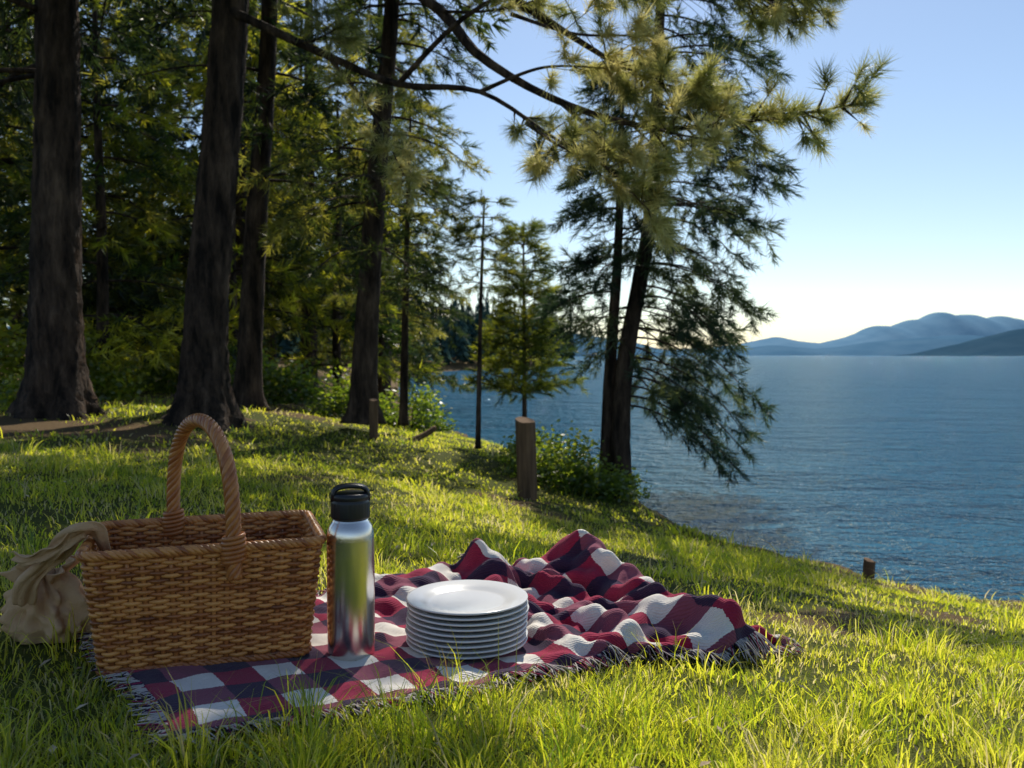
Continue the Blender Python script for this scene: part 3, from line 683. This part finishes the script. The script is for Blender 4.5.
# ------------------------------------------------------------------ grass
def in_blanket(x,y,mg=.012):
    dx,dy=x-B0[0],y-B0[1]; u=dx*eu[0]+dy*eu[1]; v=dx*ev[0]+dy*ev[1]
    a=(u>-mg)&(u<BL+mg-.02)&(v>mg*.2)&(v<BW+mg)
    dx,dy=x-bx,y-by; p=dx*math.cos(rot)+dy*math.sin(rot); q=-dx*math.sin(rot)+dy*math.cos(rot)
    b=(abs(p)<.19)&(abs(q)<.135); c=np.hypot(x+.885,y-1.63)<.065
    return a|b|c
def grass_zone(r0,r1,n,hgt,w,clumps,csig,clumpfrac,half=47):
    A=math.radians(half)
    def polar(n): 
        rr=np.sqrt(R.uniform(r0*r0,r1*r1,n)); th=R.uniform(-A,A,n); return np.column_stack([rr*np.sin(th),rr*np.cos(th)])
    C=polar(clumps); cf=R.uniform(.4,.8,clumps)+ (R.random(clumps)<.16)*R.uniform(.5,1.4,clumps)
    nc=int(n*clumpfrac); ci=R.integers(0,clumps,nc); off=R.normal(0,csig,(nc,2)); p1=C[ci]+off; p2=polar(n-nc)
    p=np.vstack([p1,p2]); out=np.vstack([off/(csig),R.normal(0,.5,(n-nc,2))]); hf=np.concatenate([cf[ci],R.uniform(.3,.65,n-nc)])
    ct=R.normal(0,.17,clumps); tn=np.concatenate([ct[ci],np.zeros(n-nc)])
    x,y=p[:,0],p[:,1]; S=sdist(x,y)
    bare=np.exp(-(((x+4.0)/1.4)**2+((y-6.6)/1.1)**2))
    pt=patchy(x,y); patch=.5+.5*pt
    ok=(S>.05)&~in_blanket(x,y)&(R.random(n)>bare*1.15)&(R.random(n)<np.clip(.75+1.1*pt,.16,1))&~((y>9.8)&(x<-2.2)&(R.random(n)<.7))
    p=p[ok];out=out[ok];hf=hf[ok];tn=tn[ok];x=x[ok];y=y[ok];S=S[ok];m=len(x)
    h=hgt*hf*R.uniform(.5,1.25,m)*(1+.5*np.exp(-S/.3))*(.65+.6*patch[ok])
    ld=out*.6+R.normal(0,.45,(m,2)); lean=h[:,None]*ld*.65
    th=R.uniform(0,6.28,m); s=np.column_stack([np.cos(th),np.sin(th),0*th])*(w*R.uniform(.6,1.3,m))[:,None]/2
    z=gz(x,y,S)-.004
    b=np.column_stack([x,y,z])
    def lv(t,dz): return b+np.column_stack([lean*t**2,h*dz])
    c=[lv(0,0),lv(.38,.42),lv(.72,.76),lv(1.05,.92)]
    V=np.stack([c[0]-s,c[0]+s,c[1]-s*.95,c[1]+s*.95,c[2]-s*.65,c[2]+s*.65,c[3]],1).reshape(-1,3)
    k=np.arange(m)[:,None]*7
    Q=np.concatenate([k+np.array([[0,1,3,2]]),k+np.array([[2,3,5,4]])]); T=k+np.array([[4,5,6]])
    ti=np.clip(.58-.32*pt[ok]+tn+R.normal(0,.15,m)+(R.random(m)<.10)*.5,0,1)
    return V,Q,T,np.repeat(ti,7)
G=Geo()
for z in ((.55,1.5,46000,.050,.0021,700,.020,.68),(1.5,2.8,80000,.048,.0026,1400,.028,.68),(2.8,6,110000,.048,.0045,2800,.05,.65),(6,14,80000,.05,.011,3000,.1,.6),(14,32,24000,.07,.03,800,.3,.5)):
    V,Q,T_,A_=grass_zone(*z); G.add(V,Q,T_,A_)
G.obj('grass',M['grass'],smooth=True)
# litter
n=800; x=R.uniform(-2.5,2.5,n); y=R.uniform(.9,6,n); ok=(sdist(x,y)>.2)&~in_blanket(x,y,.03); x=x[ok];y=y[ok];n=len(x)
z=gz(x,y)+R.uniform(.01,.03,n); th=R.uniform(0,6.28,n); l=R.uniform(.005,.014,n)
d=np.column_stack([np.cos(th),np.sin(th),R.normal(0,.4,n)])*l[:,None]; s=np.column_stack([-np.sin(th),np.cos(th),R.normal(0,.3,n)])*l[:,None]*.45
c=np.column_stack([x,y,z]); V=np.stack([c-d,c+s+[0,0,.002],c+d,c-s+[0,0,.002]],1).reshape(-1,3)
mesh_obj('fallen_leaves',V,np.arange(4*n).reshape(-1,4),mat=M['dry'],smooth=False,attrs={'tint':np.repeat(R.random(n),4)})

# ------------------------------------------------------------------ light, sky, camera
w=bpy.data.worlds.new('World'); scene.world=w; w.use_nodes=True; t=w.node_tree; t.nodes.clear()
o=t.nodes.new('ShaderNodeOutputWorld'); b=t.nodes.new('ShaderNodeBackground'); s=t.nodes.new('ShaderNodeTexSky')
s.sky_type='NISHITA'; s.sun_disc=False; s.sun_elevation=SUN_EL; s.sun_rotation=SUN_AZ; s.air_density=1.0; s.dust_density=.25; s.ozone_density=1.5
b.inputs[1].default_value=.125; t.links.new(s.outputs[0],b.inputs[0]); t.links.new(b.outputs[0],o.inputs[0])
L=bpy.data.lights.new('sun','SUN'); L.energy=5; L.angle=rad(.5); L.color=(1,.93,.80)
lo=link(bpy.data.objects.new('sun',L)); sd=Vector((math.sin(SUN_AZ)*math.cos(SUN_EL),math.cos(SUN_AZ)*math.cos(SUN_EL),math.sin(SUN_EL)))
lo.rotation_euler=sd.to_track_quat('Z','Y').to_euler(); lo.location=(3,10,12)
cam=bpy.data.cameras.new('camera'); cam.lens=30; cam.sensor_width=36; cam.clip_end=9000; cam.clip_start=.02
cam.dof.use_dof=True; cam.dof.focus_distance=1.7; cam.dof.aperture_fstop=7.0
co=link(bpy.data.objects.new('camera',cam)); co.location=(0,0,.54); co.rotation_euler=(rad(90-1.95),0,0)
scene.camera=co
scene.view_settings.view_transform='Standard'; scene.view_settings.look='None'; scene.view_settings.exposure=0
